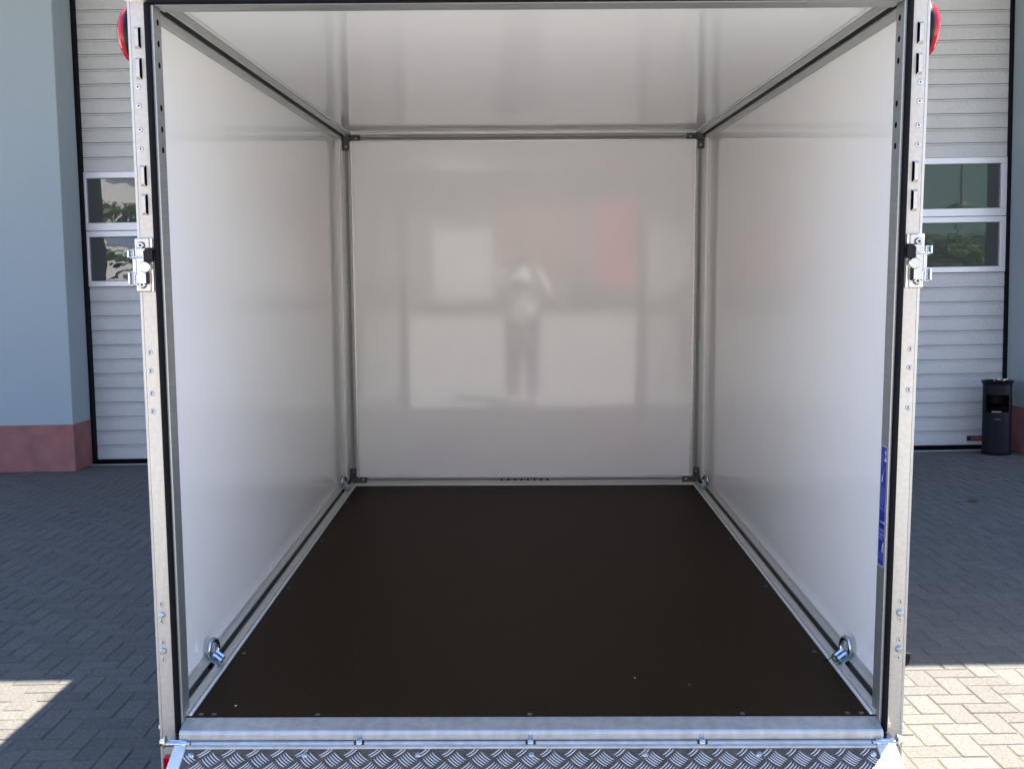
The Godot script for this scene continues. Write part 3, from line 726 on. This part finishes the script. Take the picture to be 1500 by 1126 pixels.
func ramp(t: Node3D) -> void:
	var at := Transform3D(Basis(Vector3.RIGHT, deg_to_rad(23.0)), Vector3(0, 0.6245, 0.0475))
	var L := 0.655
	var r := part("ramp_door", bx(Vector3(0, -0.016, L * 0.5 + 0.006), Vector3(1.42, 0.026, L)), M.plate, t, at)
	var top := -0.003
	for s in [-1.0, 1.0]:
		part("side_flange", bx(Vector3(0.7175 if s > 0.0 else -0.7105, -0.0195, L * 0.5 + 0.001), Vector3(0.040 if s > 0.0 else 0.026, 0.036, L + 0.004), 0.002), M.flange, r)
	part("top_rail", bx(Vector3(0, -0.010, 0.0055), Vector3(1.394, 0.022, 0.010), 0.002), M.sill, r)
	part("end_rail", bx(Vector3(0, -0.013, L + 0.006), Vector3(1.40, 0.030, 0.02), 0.003), M.flange, r)
	# raised five-bar pattern
	var bar := MB.new()
	var n := 5
	for k in n:
		var a0 := -0.5 + float(k) / n
		var a1 := -0.5 + float(k + 1) / n
		var pt := func(a: float, side: float, up: float) -> Vector3:
			var wd := 0.00095 * sqrt(max(0.0, 1.0 - pow(2.0 * a, 4.0))) + 0.0002
			return Vector3(a * 0.029, up, side * wd + 0.0055 * (0.25 - a * a))
		var up := Vector3.UP
		bar.tri(pt.call(a0, 0, 0.0016), pt.call(a1, 0, 0.0016), pt.call(a1, 1, 0), up, up, Vector3(0, 0.5, 0.85))
		bar.tri(pt.call(a0, 0, 0.0016), pt.call(a1, 1, 0), pt.call(a0, 1, 0), up, Vector3(0, 0.5, 0.85), Vector3(0, 0.5, 0.85))
		bar.tri(pt.call(a0, 0, 0.0016), pt.call(a1, 0, 0.0016), pt.call(a1, -1, 0), up, up, Vector3(0, 0.5, -0.85))
		bar.tri(pt.call(a0, 0, 0.0016), pt.call(a1, -1, 0), pt.call(a0, -1, 0), up, Vector3(0, 0.5, -0.85), Vector3(0, 0.5, -0.85))
	var xs: Array = []
	var pitch := 0.0246
	for i in range(-29, 30):
		for j in range(0, 28):
			if (i + j) % 2 == 0: continue
			var c := Vector3(i * pitch, top, 0.012 + j * pitch)
			var lean := 1.0 if j % 2 == 0 else -1.0
			for k in 5:
				var off := (k - 2) * 0.0058
				var bas := Basis(Vector3.UP, lean * PI / 4.0)
				var p := c + bas * Vector3(0, 0, off)
				if abs(p.x) > 0.690 or p.z > L - 0.004 or p.z < 0.014: continue
				xs.append(Transform3D(bas, p))
	var mm := MultiMesh.new()
	mm.transform_format = MultiMesh.TRANSFORM_3D
	mm.mesh = bar.mesh(); mm.instance_count = xs.size()
	for k in xs.size(): mm.set_instance_transform(k, xs[k])
	var o := MultiMeshInstance3D.new()
	o.name = "tread_bars"; o.multimesh = mm; o.material_override = M.bar
	o.set_meta("kind", "stuff")
	r.add_child(o)
	for row in 6:
		for k in 8:
			var x := -0.6823 + (k + 0.5 * (row % 2)) * 0.2279
			var z: float = [0.026, 0.066, 0.2, 0.33, 0.46, 0.6][row]
			if x > 0.70: continue
			if row > 0: x -= 0.2279 * 0.0
			var m := MB.new()
			m.lathe([Vector2(0.0, 0.0036), Vector2(0.003, 0.0034), Vector2(0.0058, 0.0022), Vector2(0.0068, 0.0004), Vector2(0.0068, 0.0)], Transform3D(Basis(), Vector3(x, top + 0.0008, z)), 14)
			part("ramp_rivet", m, M.zinc, r)
	# hinge
	var hg := MB.new()
	for seg in [[-0.690, -0.358], [-0.338, -0.010], [0.010, 0.338], [0.358, 0.690]]:
		add_cyl(hg, Vector3(seg[0], 0.6215, 0.0415), Vector3(seg[1], 0.6215, 0.0415), 0.0066, 14, 0.001)
	part("hinge_tube", hg, M.sill, t)
	for x in [-0.348, 0.0, 0.348]:
		var k := MB.new()
		add_cyl(k, Vector3(x - 0.006, 0.6235, 0.0405), Vector3(x + 0.006, 0.6235, 0.0405), 0.0085, 16, 0.0015)
		k.box(Vector3(x, 0.633, 0.033), Vector3(0.012, 0.016, 0.007), 0.003)
		part("hinge_knuckle", k, M.zinc, t)
	for s in [-1.0, 1.0]:
		var k := MB.new()
		add_cyl(k, Vector3(s * 0.692, 0.6225, 0.0405), Vector3(s * 0.748, 0.6225, 0.0405), 0.0052, 12, 0.001)
		add_cyl(k, Vector3(s * 0.698, 0.6225, 0.0405), Vector3(s * 0.710, 0.6225, 0.0405), 0.0088, 16, 0.0015)
		k.box(Vector3(s * 0.722, 0.626, 0.028), Vector3(0.030, 0.010, 0.03), 0.002)
		part("hinge_pin", k, M.zinc, t)
		var wsh := MB.new()
		add_cyl(wsh, Vector3(s * 0.7425, 0.6265, 0.0395), Vector3(s * 0.7465, 0.6265, 0.0395), 0.0120, 20, 0.001)
		add_cyl(wsh, Vector3(s * 0.7465, 0.6265, 0.0395), Vector3(s * 0.7535, 0.6265, 0.0395), 0.0082, 6, 0.001)
		part("hinge_nut", wsh, M.zinc_yellow, t)

func chassis(t: Node3D) -> void:
	part("chassis_frame", bx(Vector3(0, 0.60, -1.2), Vector3(1.44, 0.06, 2.2), 0.005), M.flange, t)
	for s in [-1.0, 1.0]:
		part("skirt_rail", bx(Vector3(s * 0.749, 0.60, -1.2), Vector3(0.04, 0.09, 2.28), 0.006), M.post, t)
		part("drawbar", bx(Vector3(s * 0.28, 0.52, -2.6), Vector3(0.06, 0.07, 1.9), 0.006, Basis(Vector3.UP, s * 0.28)), M.flange, t)
		var wh := part("wheel", cyl(Vector3(s * 0.80, 0.532, -1.3), Vector3(s * 0.94, 0.532, -1.3), 0.222, 36, 0.03), M.rubber, t)
		part("rim", cyl(Vector3(s * 0.81, 0.532, -1.3), Vector3(s * 0.943, 0.532, -1.3), 0.135, 28, 0.012), M.steel, wh)
		var g := MB.new()
		g.lathe([Vector2(0.262, 0.0), Vector2(0.265, 0.165), Vector2(0.240, 0.178), Vector2(0.236, 0.172), Vector2(0.258, 0.160), Vector2(0.256, 0.0)], Transform3D(Basis(Vector3(0, 0, 1), Vector3(s, 0, 0), Vector3(0, 1, 0)), Vector3(s * 0.772, 0.532, -1.3)), 24, 0.0, PI)
		part("mudguard", g, M.plastic, t)
	part("axle", cyl(Vector3(-0.80, 0.532, -1.3), Vector3(0.80, 0.532, -1.3), 0.03, 16, 0.0), M.flange, t)
	part("coupling", cyl(Vector3(0, 0.52, -3.4), Vector3(0, 0.52, -3.65), 0.034, 16, 0.008), M.dark_metal, t)
	var jw := MB.new()
	add_cyl(jw, Vector3(0, 0.36, -3.2), Vector3(0, 0.80, -3.2), 0.024, 14, 0.003)
	add_cyl(jw, Vector3(-0.025, 0.342, -3.2), Vector3(0.025, 0.342, -3.2), 0.085, 22, 0.01)
	part("jockey_wheel", jw, M.dark_metal, t)

# ------------------------------------------------------------------ bin and small things
func waste_bin() -> void:
	var b := thing("waste_bin", "dark blue cylindrical waste bin with ashtray top beside the right garage door", "bin", Transform3D(Basis(Vector3.UP, -0.38), Vector3(4.612, 0.0, -10.15)))
	var r := 0.129
	var m := MB.new()
	var a0 := deg_to_rad(40.0)      # opening around +z (angle 90 degrees)
	var a1 := deg_to_rad(140.0)
	m.lathe([Vector2(r * 0.97, 0.02), Vector2(r, 0.03), Vector2(r, 0.412)], Transform3D(), 48)
	m.lathe([Vector2(r, 0.412), Vector2(r, 0.575)], Transform3D(), 40, a1, TAU + a0)
	m.lathe([Vector2(r, 0.575), Vector2(r, 0.69)], Transform3D(), 48)
	m.lathe([Vector2(r - 0.006, 0.69), Vector2(r - 0.006, 0.03), Vector2(0, 0.03)], Transform3D(), 36, a1, TAU + a0)
	part("bin_body", m, M.bin, b)
	m = MB.new()
	m.lathe([Vector2(0.0, 0.655), Vector2(r + 0.002, 0.668), Vector2(r + 0.014, 0.694), Vector2(r + 0.016, 0.70), Vector2(r + 0.012, 0.703), Vector2(r - 0.004, 0.700), Vector2(r - 0.02, 0.678), Vector2(0, 0.676)], Transform3D(), 48)
	part("ashtray_rim", m, M.bin, b)
	part("base_ring", cyl(Vector3(0, 0.002, 0), Vector3(0, 0.024, 0), r + 0.004, 40, 0.003), M.rubber, b)
	m = MB.new()
	m.lathe([Vector2(0.10, 0.40), Vector2(0.125, 0.47), Vector2(0.120, 0.47), Vector2(0.09, 0.405), Vector2(0.0, 0.405)], Transform3D(), 30)
	part("liner", m, M.black, b)
	part("opening_lip", bx(Vector3(-0.01, 0.4155, r - 0.008), Vector3(0.085, 0.007, 0.012), 0.002), M.steel, b)
	var lab := MB.new()
	for k in 5: lab.box(Vector3(-0.022 + k * 0.011, 0.345, r + 0.0002 - 0.0009 * abs(k - 2)), Vector3(0.007, 0.008 + 0.003 * (k % 2), 0.002))
	part("maker_mark", lab, mat(Color(0.10, 0.11, 0.13), 0.5), b)
	for k in 4:
		var c := thing("cigarette_end", ["long pale cigarette end lying at the right of the ashtray top", "short cigarette end near the left rim of the ashtray top", "bent cigarette end at the middle of the ashtray top", "cigarette end leaning on the front rim of the ashtray top"][k], "cigarette", Transform3D(Basis(Vector3.UP, [0.3, 1.4, 2.3, 0.9][k]), Vector3(4.612 + [0.055, -0.065, -0.015, 0.02][k], 0.712, -10.15 + [0.03, 0.06, 0.04, 0.1][k])))
		part("paper", cyl(Vector3(-0.02, 0, 0), Vector3([0.03, 0.0, 0.008, 0.01][k], 0.004, 0.004), 0.0042, 8), M.white_wall, c)
		part("filter", cyl(Vector3(-0.036, -0.002, 0), Vector3(-0.0201, 0, 0), 0.0043, 8), mat(Color(0.5, 0.28, 0.10), 0.8), c)

func small_things() -> void:
	var tr: Node3D = get_node("box_trailer")
	var spots := [[-0.627, -0.0674, 0.0026, "white crumb on the brown floor near the left rear corner"], [0.2387, -0.2152, 0.0024, "white crumb on the brown floor right of its middle"], [0.3557, -0.1754, 0.0014, "tiny pale crumb on the brown floor near the rear right screws"]]
	for p in spots:
		var m := MB.new()
		m.box(Vector3.ZERO, Vector3(p[2] * 2.2, p[2], p[2] * 1.5), p[2] * 0.4)
		var o := part("paper_crumb", m, M.white_plastic, self, Transform3D(tr.transform.basis.orthonormalized() * Basis(Vector3.UP, p[0] * 9.0), tr.transform * Vector3(p[0], FY - GY + p[2] * 0.5 / TS + 0.0002, p[1])))
		tag(o, p[3], "crumb")
	# a dry leaf and grass tufts in the joints
	var leaves := [[-3.35, -8.05, "dark dry leaf on the paving left of the trailer near the pier"], [3.42, -7.9, "brown dry leaf on the paving right of the trailer"]]
	for p in leaves:
		var m := MB.new()
		var prev: Array = []
		for k in 7:
			var a := k / 6.0
			var wd := 0.022 * sin(PI * a) + 0.001
			var row := [Vector3(-wd, 0.010 * sin(a * 3.0) + 0.006, (a - 0.5) * 0.09), Vector3(0, 0.003 + 0.006 * a, (a - 0.5) * 0.09), Vector3(wd, 0.009, (a - 0.5) * 0.09)]
			if k > 0:
				for q in 2: m.quad(prev[q], prev[q + 1], row[q + 1], row[q], Vector3.UP)
			prev = row
		var o := part("dry_leaf", m, mat(Color(0.06, 0.035, 0.018), 0.8), self, Transform3D(Basis(Vector3.UP, p[0]), Vector3(p[0], 0.001, p[1])))
		tag(o, p[2], "leaf")
	var g := MB.new()
	for k in 260:
		var c := Vector3(rng.randf_range(1.2, 4.0), 0, rng.randf_range(-6.5, -3.7))
		if k % 3 == 0: c = Vector3(1.6126 + 0.0934 * (rng.randi_range(-4, 12)) , 0, -4.1027 + 0.0934 * rng.randi_range(-12, 4))
		var d := Vector3(rng.randf_range(-1, 1), rng.randf_range(0.5, 1.2), rng.randf_range(-1, 1)) * 0.008
		var s := Vector3(d.z, 0, -d.x).normalized() * 0.0012
		g.tri(c - s, c + s, c + d, Vector3.UP, Vector3.UP, Vector3.UP)
	var o2 := part("joint_moss", g, mat(Color(0.12, 0.14, 0.035), 0.9))
	o2.set_meta("kind", "stuff"); tag(o2, "sparse moss and grass in the paving joints right of the trailer", "moss")

# ------------------------------------------------------------------ the far side of the yard, seen in the reflections
func far_side() -> void:
	var h := thing("pale_building", "long beige building across the yard, mirrored in the trailer's end wall", "building", Transform3D(Basis(), Vector3(0, 0, 12.4)))
	part("wall", bx(Vector3(0.0, 3.0, 0.2), Vector3(18, 6.0, 0.4)), M.pale_wall, h)
	part("wall_side", bx(Vector3(-8.9, 3.0, 4.2), Vector3(0.2, 6.0, 7.6)), M.pale_wall, h)
	part("wall_side", bx(Vector3(8.9, 3.0, 4.2), Vector3(0.2, 6.0, 7.6)), M.pale_wall, h)
	part("roof", bx(Vector3(0, 6.1, 3.9), Vector3(18.6, 0.2, 8.6)), M.concrete, h)
	part("kerb", bx(Vector3(0, 0.12, -0.22), Vector3(18, 0.26, 0.4)), M.joint, h)
	part("lintel_band", bx(Vector3(0.2, 3.0, -0.15), Vector3(7.5, 0.16, 0.3)), M.joint, h)
	part("brick_panel", bx(Vector3(0.3, 1.75, -0.02), Vector3(1.8, 1.9, 0.05)), mat(Color(0.36, 0.17, 0.11), 0.9), h)
	for d in [[-1.36, 1.32, 1.68], [3.45, 1.6, 1.62], [-6.2, 1.5, 1.6]]:
		var dr := part("shutter", bx(Vector3(d[0], d[2] * 0.5 + 0.27, -0.03), Vector3(d[1], d[2], 0.07), 0.01), M.white_wall, h)
		part("shutter_box", bx(Vector3(d[0], d[2] + 0.34, -0.05), Vector3(d[1] + 0.1, 0.12, 0.12)), M.concrete, dr)
	for p in [[1.98, 0.86, 1.8, "tall red banner between two white shutters across the yard, mirrored right of the photographer"], [-3.7, 1.7, 1.5, "wide low red banner across the yard, mirrored left of the photographer"]]:
		var b := thing("red_banner", p[3], "banner", Transform3D(Basis(), Vector3(p[0], 0, 11.9)))
		part("cloth", bx(Vector3(0, 0.58 + p[2] * 0.5, 0), Vector3(p[1], p[2], 0.012)), M.red, b)
		for s in [-1.0, 1.0]: part("pole", cyl(Vector3(s * (p[1] * 0.5 + 0.02), 0, 0), Vector3(s * (p[1] * 0.5 + 0.02), 0.66 + p[2], 0), 0.02, 10), M.steel, b)
	var v := thing("panel_van", "white panel van across the yard, mirrored in the left door's lower pane", "van", Transform3D(Basis(), Vector3(-10.4, 0, 5.6)))
	var vb := MB.new()
	vb.extrude([Vector2(-2.6, 0.35), Vector2(2.5, 0.35), Vector2(2.6, 0.7), Vector2(2.5, 1.15), Vector2(1.75, 1.35), Vector2(1.05, 2.25), Vector2(0.8, 2.4), Vector2(-2.45, 2.45), Vector2(-2.6, 2.3)], Transform3D(Basis(), Vector3(0, 0, -0.95)), 1.9)
	part("body", vb, mat(Color(0.72, 0.72, 0.71), 0.25), v)
	for sd in [-1.0, 1.0]:
		var sw := MB.new()
		sw.extrude([Vector2(0.35, 1.35), Vector2(1.60, 1.35), Vector2(1.02, 2.05), Vector2(0.35, 2.08)], Transform3D(Basis(), Vector3(0, 0, sd * 0.952 - 0.004)), 0.008)
		part("side_window", sw, M.black, v)
		for x in [-1.7, 1.65]:
			var wl := part("wheel", cyl(Vector3(x, 0.34, sd * 0.74), Vector3(x, 0.34, sd * 0.965), 0.34, 30, 0.03), M.rubber, v)
			part("rim", cyl(Vector3(x, 0.34, sd * 0.94), Vector3(x, 0.34, sd * 0.972), 0.2, 20, 0.01), M.steel, wl)
	var ws := MB.new()
	ws.quad(Vector3(1.765, 1.36, -0.85), Vector3(1.765, 1.36, 0.85), Vector3(1.085, 2.24, 0.80), Vector3(1.085, 2.24, -0.80), Vector3(0.8, 0.6, 0))
	part("windscreen", ws, M.pane, v, Transform3D(Basis(), Vector3(0.006, 0.004, 0)))
	part("bumper", bx(Vector3(2.58, 0.5, 0), Vector3(0.14, 0.24, 1.86), 0.04), M.plastic, v)
	var w := thing("white_building", "tall white building beyond the trees, mirrored in the left door's upper pane", "building", Transform3D(Basis(), Vector3(-19, 0, 34)))
	part("wall", bx(Vector3(0, 5.0, 0.3), Vector3(9, 10, 0.6)), M.white_wall, w)
	part("downpipe", cyl(Vector3(1.2, 0, -0.1), Vector3(1.2, 10, -0.1), 0.12, 10), M.dark_room, w)
	part("roof", bx(Vector3(0, 10.1, 3), Vector3(9.5, 0.2, 7)), M.concrete, w)
	var g := thing("office_building", "office block with green glass front across the yard, mirrored in the right door's upper pane", "building", Transform3D(Basis(), Vector3(18.5, 0, 26)))
	part("wall", bx(Vector3(0, 4.5, 0.5), Vector3(12, 9, 0.6)), M.dark_room, g)
	for k in 5: part("glass_panel", bx(Vector3(-4.8 + k * 2.4, 6.4, 0.15), Vector3(2.3, 4.6, 0.06)), M.green_glass, g)
	part("roof", bx(Vector3(0, 9.1, 3), Vector3(12.4, 0.2, 7)), M.concrete, g)
	var where := [[-16.5, 19.0, 6.0, 2.2], [-19.5, 21.0, 7.0, 2.6], [-13.6, 21.0, 5.2, 1.8], [12.6, 21.5, 4.4, 1.8], [16.6, 20.0, 4.2, 1.9], [-24.0, 20.0, 8.0, 3.0]]
	var what := ["round tree before the white building, mirrored in the left door panes", "taller tree left of the round one, mirrored in the left door panes", "small tree nearest the beige building's left end, across the yard", "small tree by the right end of the beige building, across the yard", "low tree before the green glass front, across the yard", "tallest tree at the left edge of the far yard"]
	for k in where.size(): tree(where[k], what[k], k)

func tree(d: Array, label: String, sd: int) -> void:
	var r := RandomNumberGenerator.new(); r.seed = 900 + sd
	var t := thing("leafy_tree", label, "tree", Transform3D(Basis(), Vector3(d[0], 0, d[1])), "trees across the yard")
	var hh: float = d[2]
	var rad: float = d[3]
	var m := MB.new()
	add_cyl(m, Vector3(0, -0.05, 0), Vector3(0.1, hh * 0.45, 0), 0.16, 10, 0.0, 0.10)
	for k in 6:
		var a := TAU * k / 6.0 + r.randf()
		m.tube([Vector3(0.1, hh * 0.42, 0), Vector3(cos(a) * rad * 0.3, hh * 0.6, sin(a) * rad * 0.3), Vector3(cos(a) * rad * 0.6, hh * 0.78, sin(a) * rad * 0.6)], 0.045, 6)
	part("trunk", m, M.bark, t)
	var leaf := MB.new()
	leaf.quad(Vector3(-0.10, 0, -0.05), Vector3(0.10, 0, -0.05), Vector3(0.13, 0.03, 0.05), Vector3(-0.07, -0.02, 0.06), Vector3.UP)
	var mm := MultiMesh.new()
	mm.transform_format = MultiMesh.TRANSFORM_3D
	mm.mesh = leaf.mesh()
	mm.instance_count = 2600
	var clumps: Array = []
	for k in 26:
		var q := Vector3(r.randfn(), r.randfn(), r.randfn()).normalized() * pow(r.randf(), 0.4)
		clumps.append(Vector3(q.x * rad, hh * 0.62 + q.y * hh * 0.33, q.z * rad))
	for k in mm.instance_count:
		var c: Vector3 = clumps[r.randi() % 26]
		var q := Vector3(r.randfn(), r.randfn() * 0.8, r.randfn()) * rad * 0.19
		mm.set_instance_transform(k, Transform3D(Basis.from_euler(Vector3(r.randf() * TAU, r.randf() * TAU, r.randf() * TAU)) * 1.3, c + q))
	var o := MultiMeshInstance3D.new()
	o.name = "crown"; o.multimesh = mm; o.material_override = M.leaf
	o.set_meta("kind", "stuff")
	t.add_child(o)

# ------------------------------------------------------------------ the photographer (seen only mirrored in the end wall)
func sdf_mesh(bones: Array, cell: float, k: float) -> ArrayMesh:   # bones: [from, to, radius, radius]; smooth union, meshed as surface nets
	var lo := Vector3(1e9, 1e9, 1e9)
	var hi := -lo
	for b in bones:
		var r: float = max(b[2], b[3]) + k + cell * 2.0
		lo = lo.min(b[0].min(b[1]) - Vector3.ONE * r)
		hi = hi.max(b[0].max(b[1]) + Vector3.ONE * r)
	var nx := int((hi.x - lo.x) / cell) + 2
	var ny := int((hi.y - lo.y) / cell) + 2
	var nz := int((hi.z - lo.z) / cell) + 2
	var f := PackedFloat32Array()
	f.resize(nx * ny * nz); f.fill(1.0)
	for b in bones:
		var p: Vector3 = b[0]
		var d: Vector3 = b[1] - p
		var dd: float = max(d.length_squared(), 1e-9)
		var r0: float = b[2]
		var r1: float = b[3]
		var r: float = max(r0, r1) + k + cell * 1.8
		var m0 := (p.min(b[1]) - Vector3.ONE * r - lo) / cell
		var m1 := (p.max(b[1]) + Vector3.ONE * r - lo) / cell
		for z in range(max(0, int(m0.z)), min(nz, int(m1.z) + 1)):
			for y in range(max(0, int(m0.y)), min(ny, int(m1.y) + 1)):
				var row := (z * ny + y) * nx
				for x in range(max(0, int(m0.x)), min(nx, int(m1.x) + 1)):
					var q := lo + Vector3(x, y, z) * cell
					var t: float = clamp((q - p).dot(d) / dd, 0.0, 1.0)
					var e := (q - p - d * t).length() - lerpf(r0, r1, t)
					var o := f[row + x]
					var h: float = max(k - abs(o - e), 0.0) / k
					f[row + x] = min(o, e) - h * h * k * 0.25
	var grad := func(x: int, y: int, z: int) -> Vector3:
		var i := (z * ny + y) * nx + x
		return Vector3(f[i + 1] - f[i - 1], f[i + nx] - f[i - nx], f[i + nx * ny] - f[i - nx * ny])
	var vert := {}
	var m := MB.new()
	var steps := [1, nx, nx * ny]
	for z in range(1, nz - 2):
		for y in range(1, ny - 2):
			for x in range(1, nx - 2):
				var i := (z * ny + y) * nx + x
				var s := 0
				for c in 8:
					if f[i + (c & 1) + ((c >> 1) & 1) * nx + (c >> 2) * nx * ny] < 0.0: s += 1
				if s == 0 or s == 8: continue
				var acc := Vector3.ZERO
				var cnt := 0
				for c in 8:
					for ax in 3:
						if (c >> ax) & 1: continue
						var e := c | (1 << ax)
						var fa := f[i + (c & 1) + ((c >> 1) & 1) * nx + (c >> 2) * nx * ny]
						var fb := f[i + (e & 1) + ((e >> 1) & 1) * nx + (e >> 2) * nx * ny]
						if (fa < 0.0) == (fb < 0.0): continue
						var t := fa / (fa - fb)
						acc += Vector3(c & 1, (c >> 1) & 1, c >> 2).lerp(Vector3(e & 1, (e >> 1) & 1, e >> 2), t)
						cnt += 1
				vert[i] = [lo + (Vector3(x, y, z) + acc / cnt) * cell, (grad.call(x, y, z) as Vector3).normalized()]
	for i in vert:
		for ax in 3:
			var j: int = i + steps[ax]
			if (f[i] < 0.0) == (f[j] < 0.0): continue
			var a: int = steps[(ax + 1) % 3]
			var b: int = steps[(ax + 2) % 3]
			if not (vert.has(i - a) and vert.has(i - b) and vert.has(i - a - b)): continue
			var q0: Array = vert[i]
			var q1: Array = vert[i - a]
			var q2: Array = vert[i - a - b]
			var q3: Array = vert[i - b]
			m.tri(q0[0], q1[0], q2[0], q0[1], q1[1], q2[1])
			m.tri(q0[0], q2[0], q3[0], q0[1], q2[1], q3[1])
	return m.mesh()

func photographer() -> void:
	var P := thing("person", "person in white shirt, dark trousers and white shoes photographing, mirrored in the trailer's end wall", "person", Transform3D(Basis(), Vector3(0.02, 0, 0.30)))
	var body: Array = []
	var shirt: Array = []
	var shorts: Array = []
	var shoes: Array = []
	body.append_array([[Vector3(-0.05, 1.0, 0), Vector3(0.05, 1.0, 0), 0.12, 0.12], [Vector3(0, 1.0, 0), Vector3(0, 1.30, -0.01), 0.12, 0.13], [Vector3(-0.13, 1.38, 0), Vector3(0.13, 1.38, 0), 0.075, 0.075], [Vector3(0, 1.40, -0.01), Vector3(0, 1.54, -0.03), 0.062, 0.052],
		[Vector3(0, 1.655, -0.045), Vector3(0, 1.625, -0.05), 0.088, 0.084], [Vector3(0, 1.585, -0.075), Vector3(0, 1.56, -0.095), 0.062, 0.036], [Vector3(0, 1.625, -0.135), Vector3(0, 1.60, -0.152), 0.010, 0.014],
		[Vector3(-0.03, 1.645, -0.118), Vector3(-0.012, 1.645, -0.127), 0.012, 0.012], [Vector3(0.03, 1.645, -0.118), Vector3(0.012, 1.645, -0.127), 0.012, 0.012], [Vector3(-0.018, 1.572, -0.124), Vector3(0.018, 1.572, -0.124), 0.009, 0.009],
		[Vector3(-0.086, 1.64, -0.04), Vector3(-0.088, 1.60, -0.045), 0.016, 0.012], [Vector3(0.086, 1.64, -0.04), Vector3(0.088, 1.60, -0.045), 0.016, 0.012]])
	shirt.append_array([[Vector3(-0.06, 1.0, 0), Vector3(0.06, 1.0, 0), 0.132, 0.132], [Vector3(0, 0.93, 0), Vector3(0, 1.30, -0.01), 0.14, 0.148], [Vector3(-0.135, 1.38, 0), Vector3(0.135, 1.38, 0), 0.092, 0.092], [Vector3(0, 1.40, 0), Vector3(0, 1.47, -0.015), 0.085, 0.07]])
	shorts.append([Vector3(-0.06, 0.95, 0), Vector3(0.06, 0.95, 0), 0.135, 0.135])
	for s in [-1.0, 1.0]:
		var sh := Vector3(s * 0.185, 1.39, 0)
		var el := Vector3(s * 0.265, 1.17, -0.07)
		var wr := Vector3(s * 0.098, 1.515, -0.235)
		body.append_array([[sh, el, 0.056, 0.044], [el, wr, 0.044, 0.029]])
		shirt.append([sh, sh.lerp(el, 0.72), 0.076, 0.068])
		var hip := Vector3(s * 0.095, 0.93, 0)
		var kn := Vector3(s * 0.105, 0.49, -0.01)
		var an := Vector3(s * 0.115, 0.085, 0.03)
		body.append_array([[hip, kn, 0.088, 0.058], [kn, kn.lerp(an, 0.35), 0.058, 0.056], [kn.lerp(an, 0.35), an, 0.056, 0.037], [an, Vector3(s * 0.125, 0.045, -0.10), 0.036, 0.03]])
		shorts.append_array([[hip, kn, 0.112, 0.085], [kn, an + Vector3(0, 0.03, 0), 0.085, 0.062]])
		shoes.append_array([[Vector3(s * 0.115, 0.05, 0.05), Vector3(s * 0.13, 0.042, -0.14), 0.047, 0.038], [an, an + Vector3(0, -0.03, 0), 0.046, 0.046]])
		# hand: palm and five fingers closed round the camera body
		var palm := Vector3(s * 0.088, 1.565, -0.245)
		body.append([wr, palm, 0.027, 0.030])
		for q in 4:
			var y := 1.594 - q * 0.0185
			var k0 := Vector3(s * 0.086, y, -0.252)
			var k1 := Vector3(s * [0.084, 0.086, 0.086, 0.083][q], y, -0.252 - [0.036, 0.04, 0.038, 0.03][q])
			var k2 := k1 + Vector3(-s * [0.024, 0.028, 0.026, 0.02][q], 0.0, -0.010)
			body.append_array([[k0, k1, 0.0098, 0.009], [k1, k2, 0.009, 0.0078]])
		body.append_array([[palm + Vector3(-s * 0.006, -0.012, 0.018), Vector3(s * 0.066, 1.575, -0.212), 0.0125, 0.0105], [Vector3(s * 0.066, 1.575, -0.212), Vector3(s * 0.044, 1.592, -0.210), 0.0105, 0.0088]])
	var bm := part("body", sdf_mesh(body, 0.0105, 0.016), M.skin, P)
	part("shirt", sdf_mesh(shirt, 0.018, 0.04), M.shirt, P)
	part("trousers", sdf_mesh(shorts, 0.018, 0.03), M.trousers, P)
	part("shoes", sdf_mesh(shoes, 0.014, 0.02), M.white_wall, P)
	part("hair", sdf_mesh([[Vector3(0, 1.675, -0.03), Vector3(0, 1.66, 0.0), 0.093, 0.09], [Vector3(0, 1.62, 0.01), Vector3(0, 1.60, 0.01), 0.075, 0.06]], 0.014, 0.02), M.hair, P)
	for s in [-1.0, 1.0]: part("eye", cyl(Vector3(s * 0.031, 1.628, -0.122), Vector3(s * 0.031, 1.628, -0.129), 0.011, 12, 0.003), M.white_plastic, P)
	var c := thing("photo_camera", "black camera held before the photographer's face, mirrored in the end wall", "camera", Transform3D(Basis(), Vector3(0.02, 1.6, 0.045)))
	part("camera_body", bx(Vector3(0, -0.025, 0.0), Vector3(0.125, 0.078, 0.034), 0.006), M.plastic, c)
	part("viewfinder", bx(Vector3(0, 0.022, 0.002), Vector3(0.036, 0.022, 0.032), 0.005), M.plastic, c)
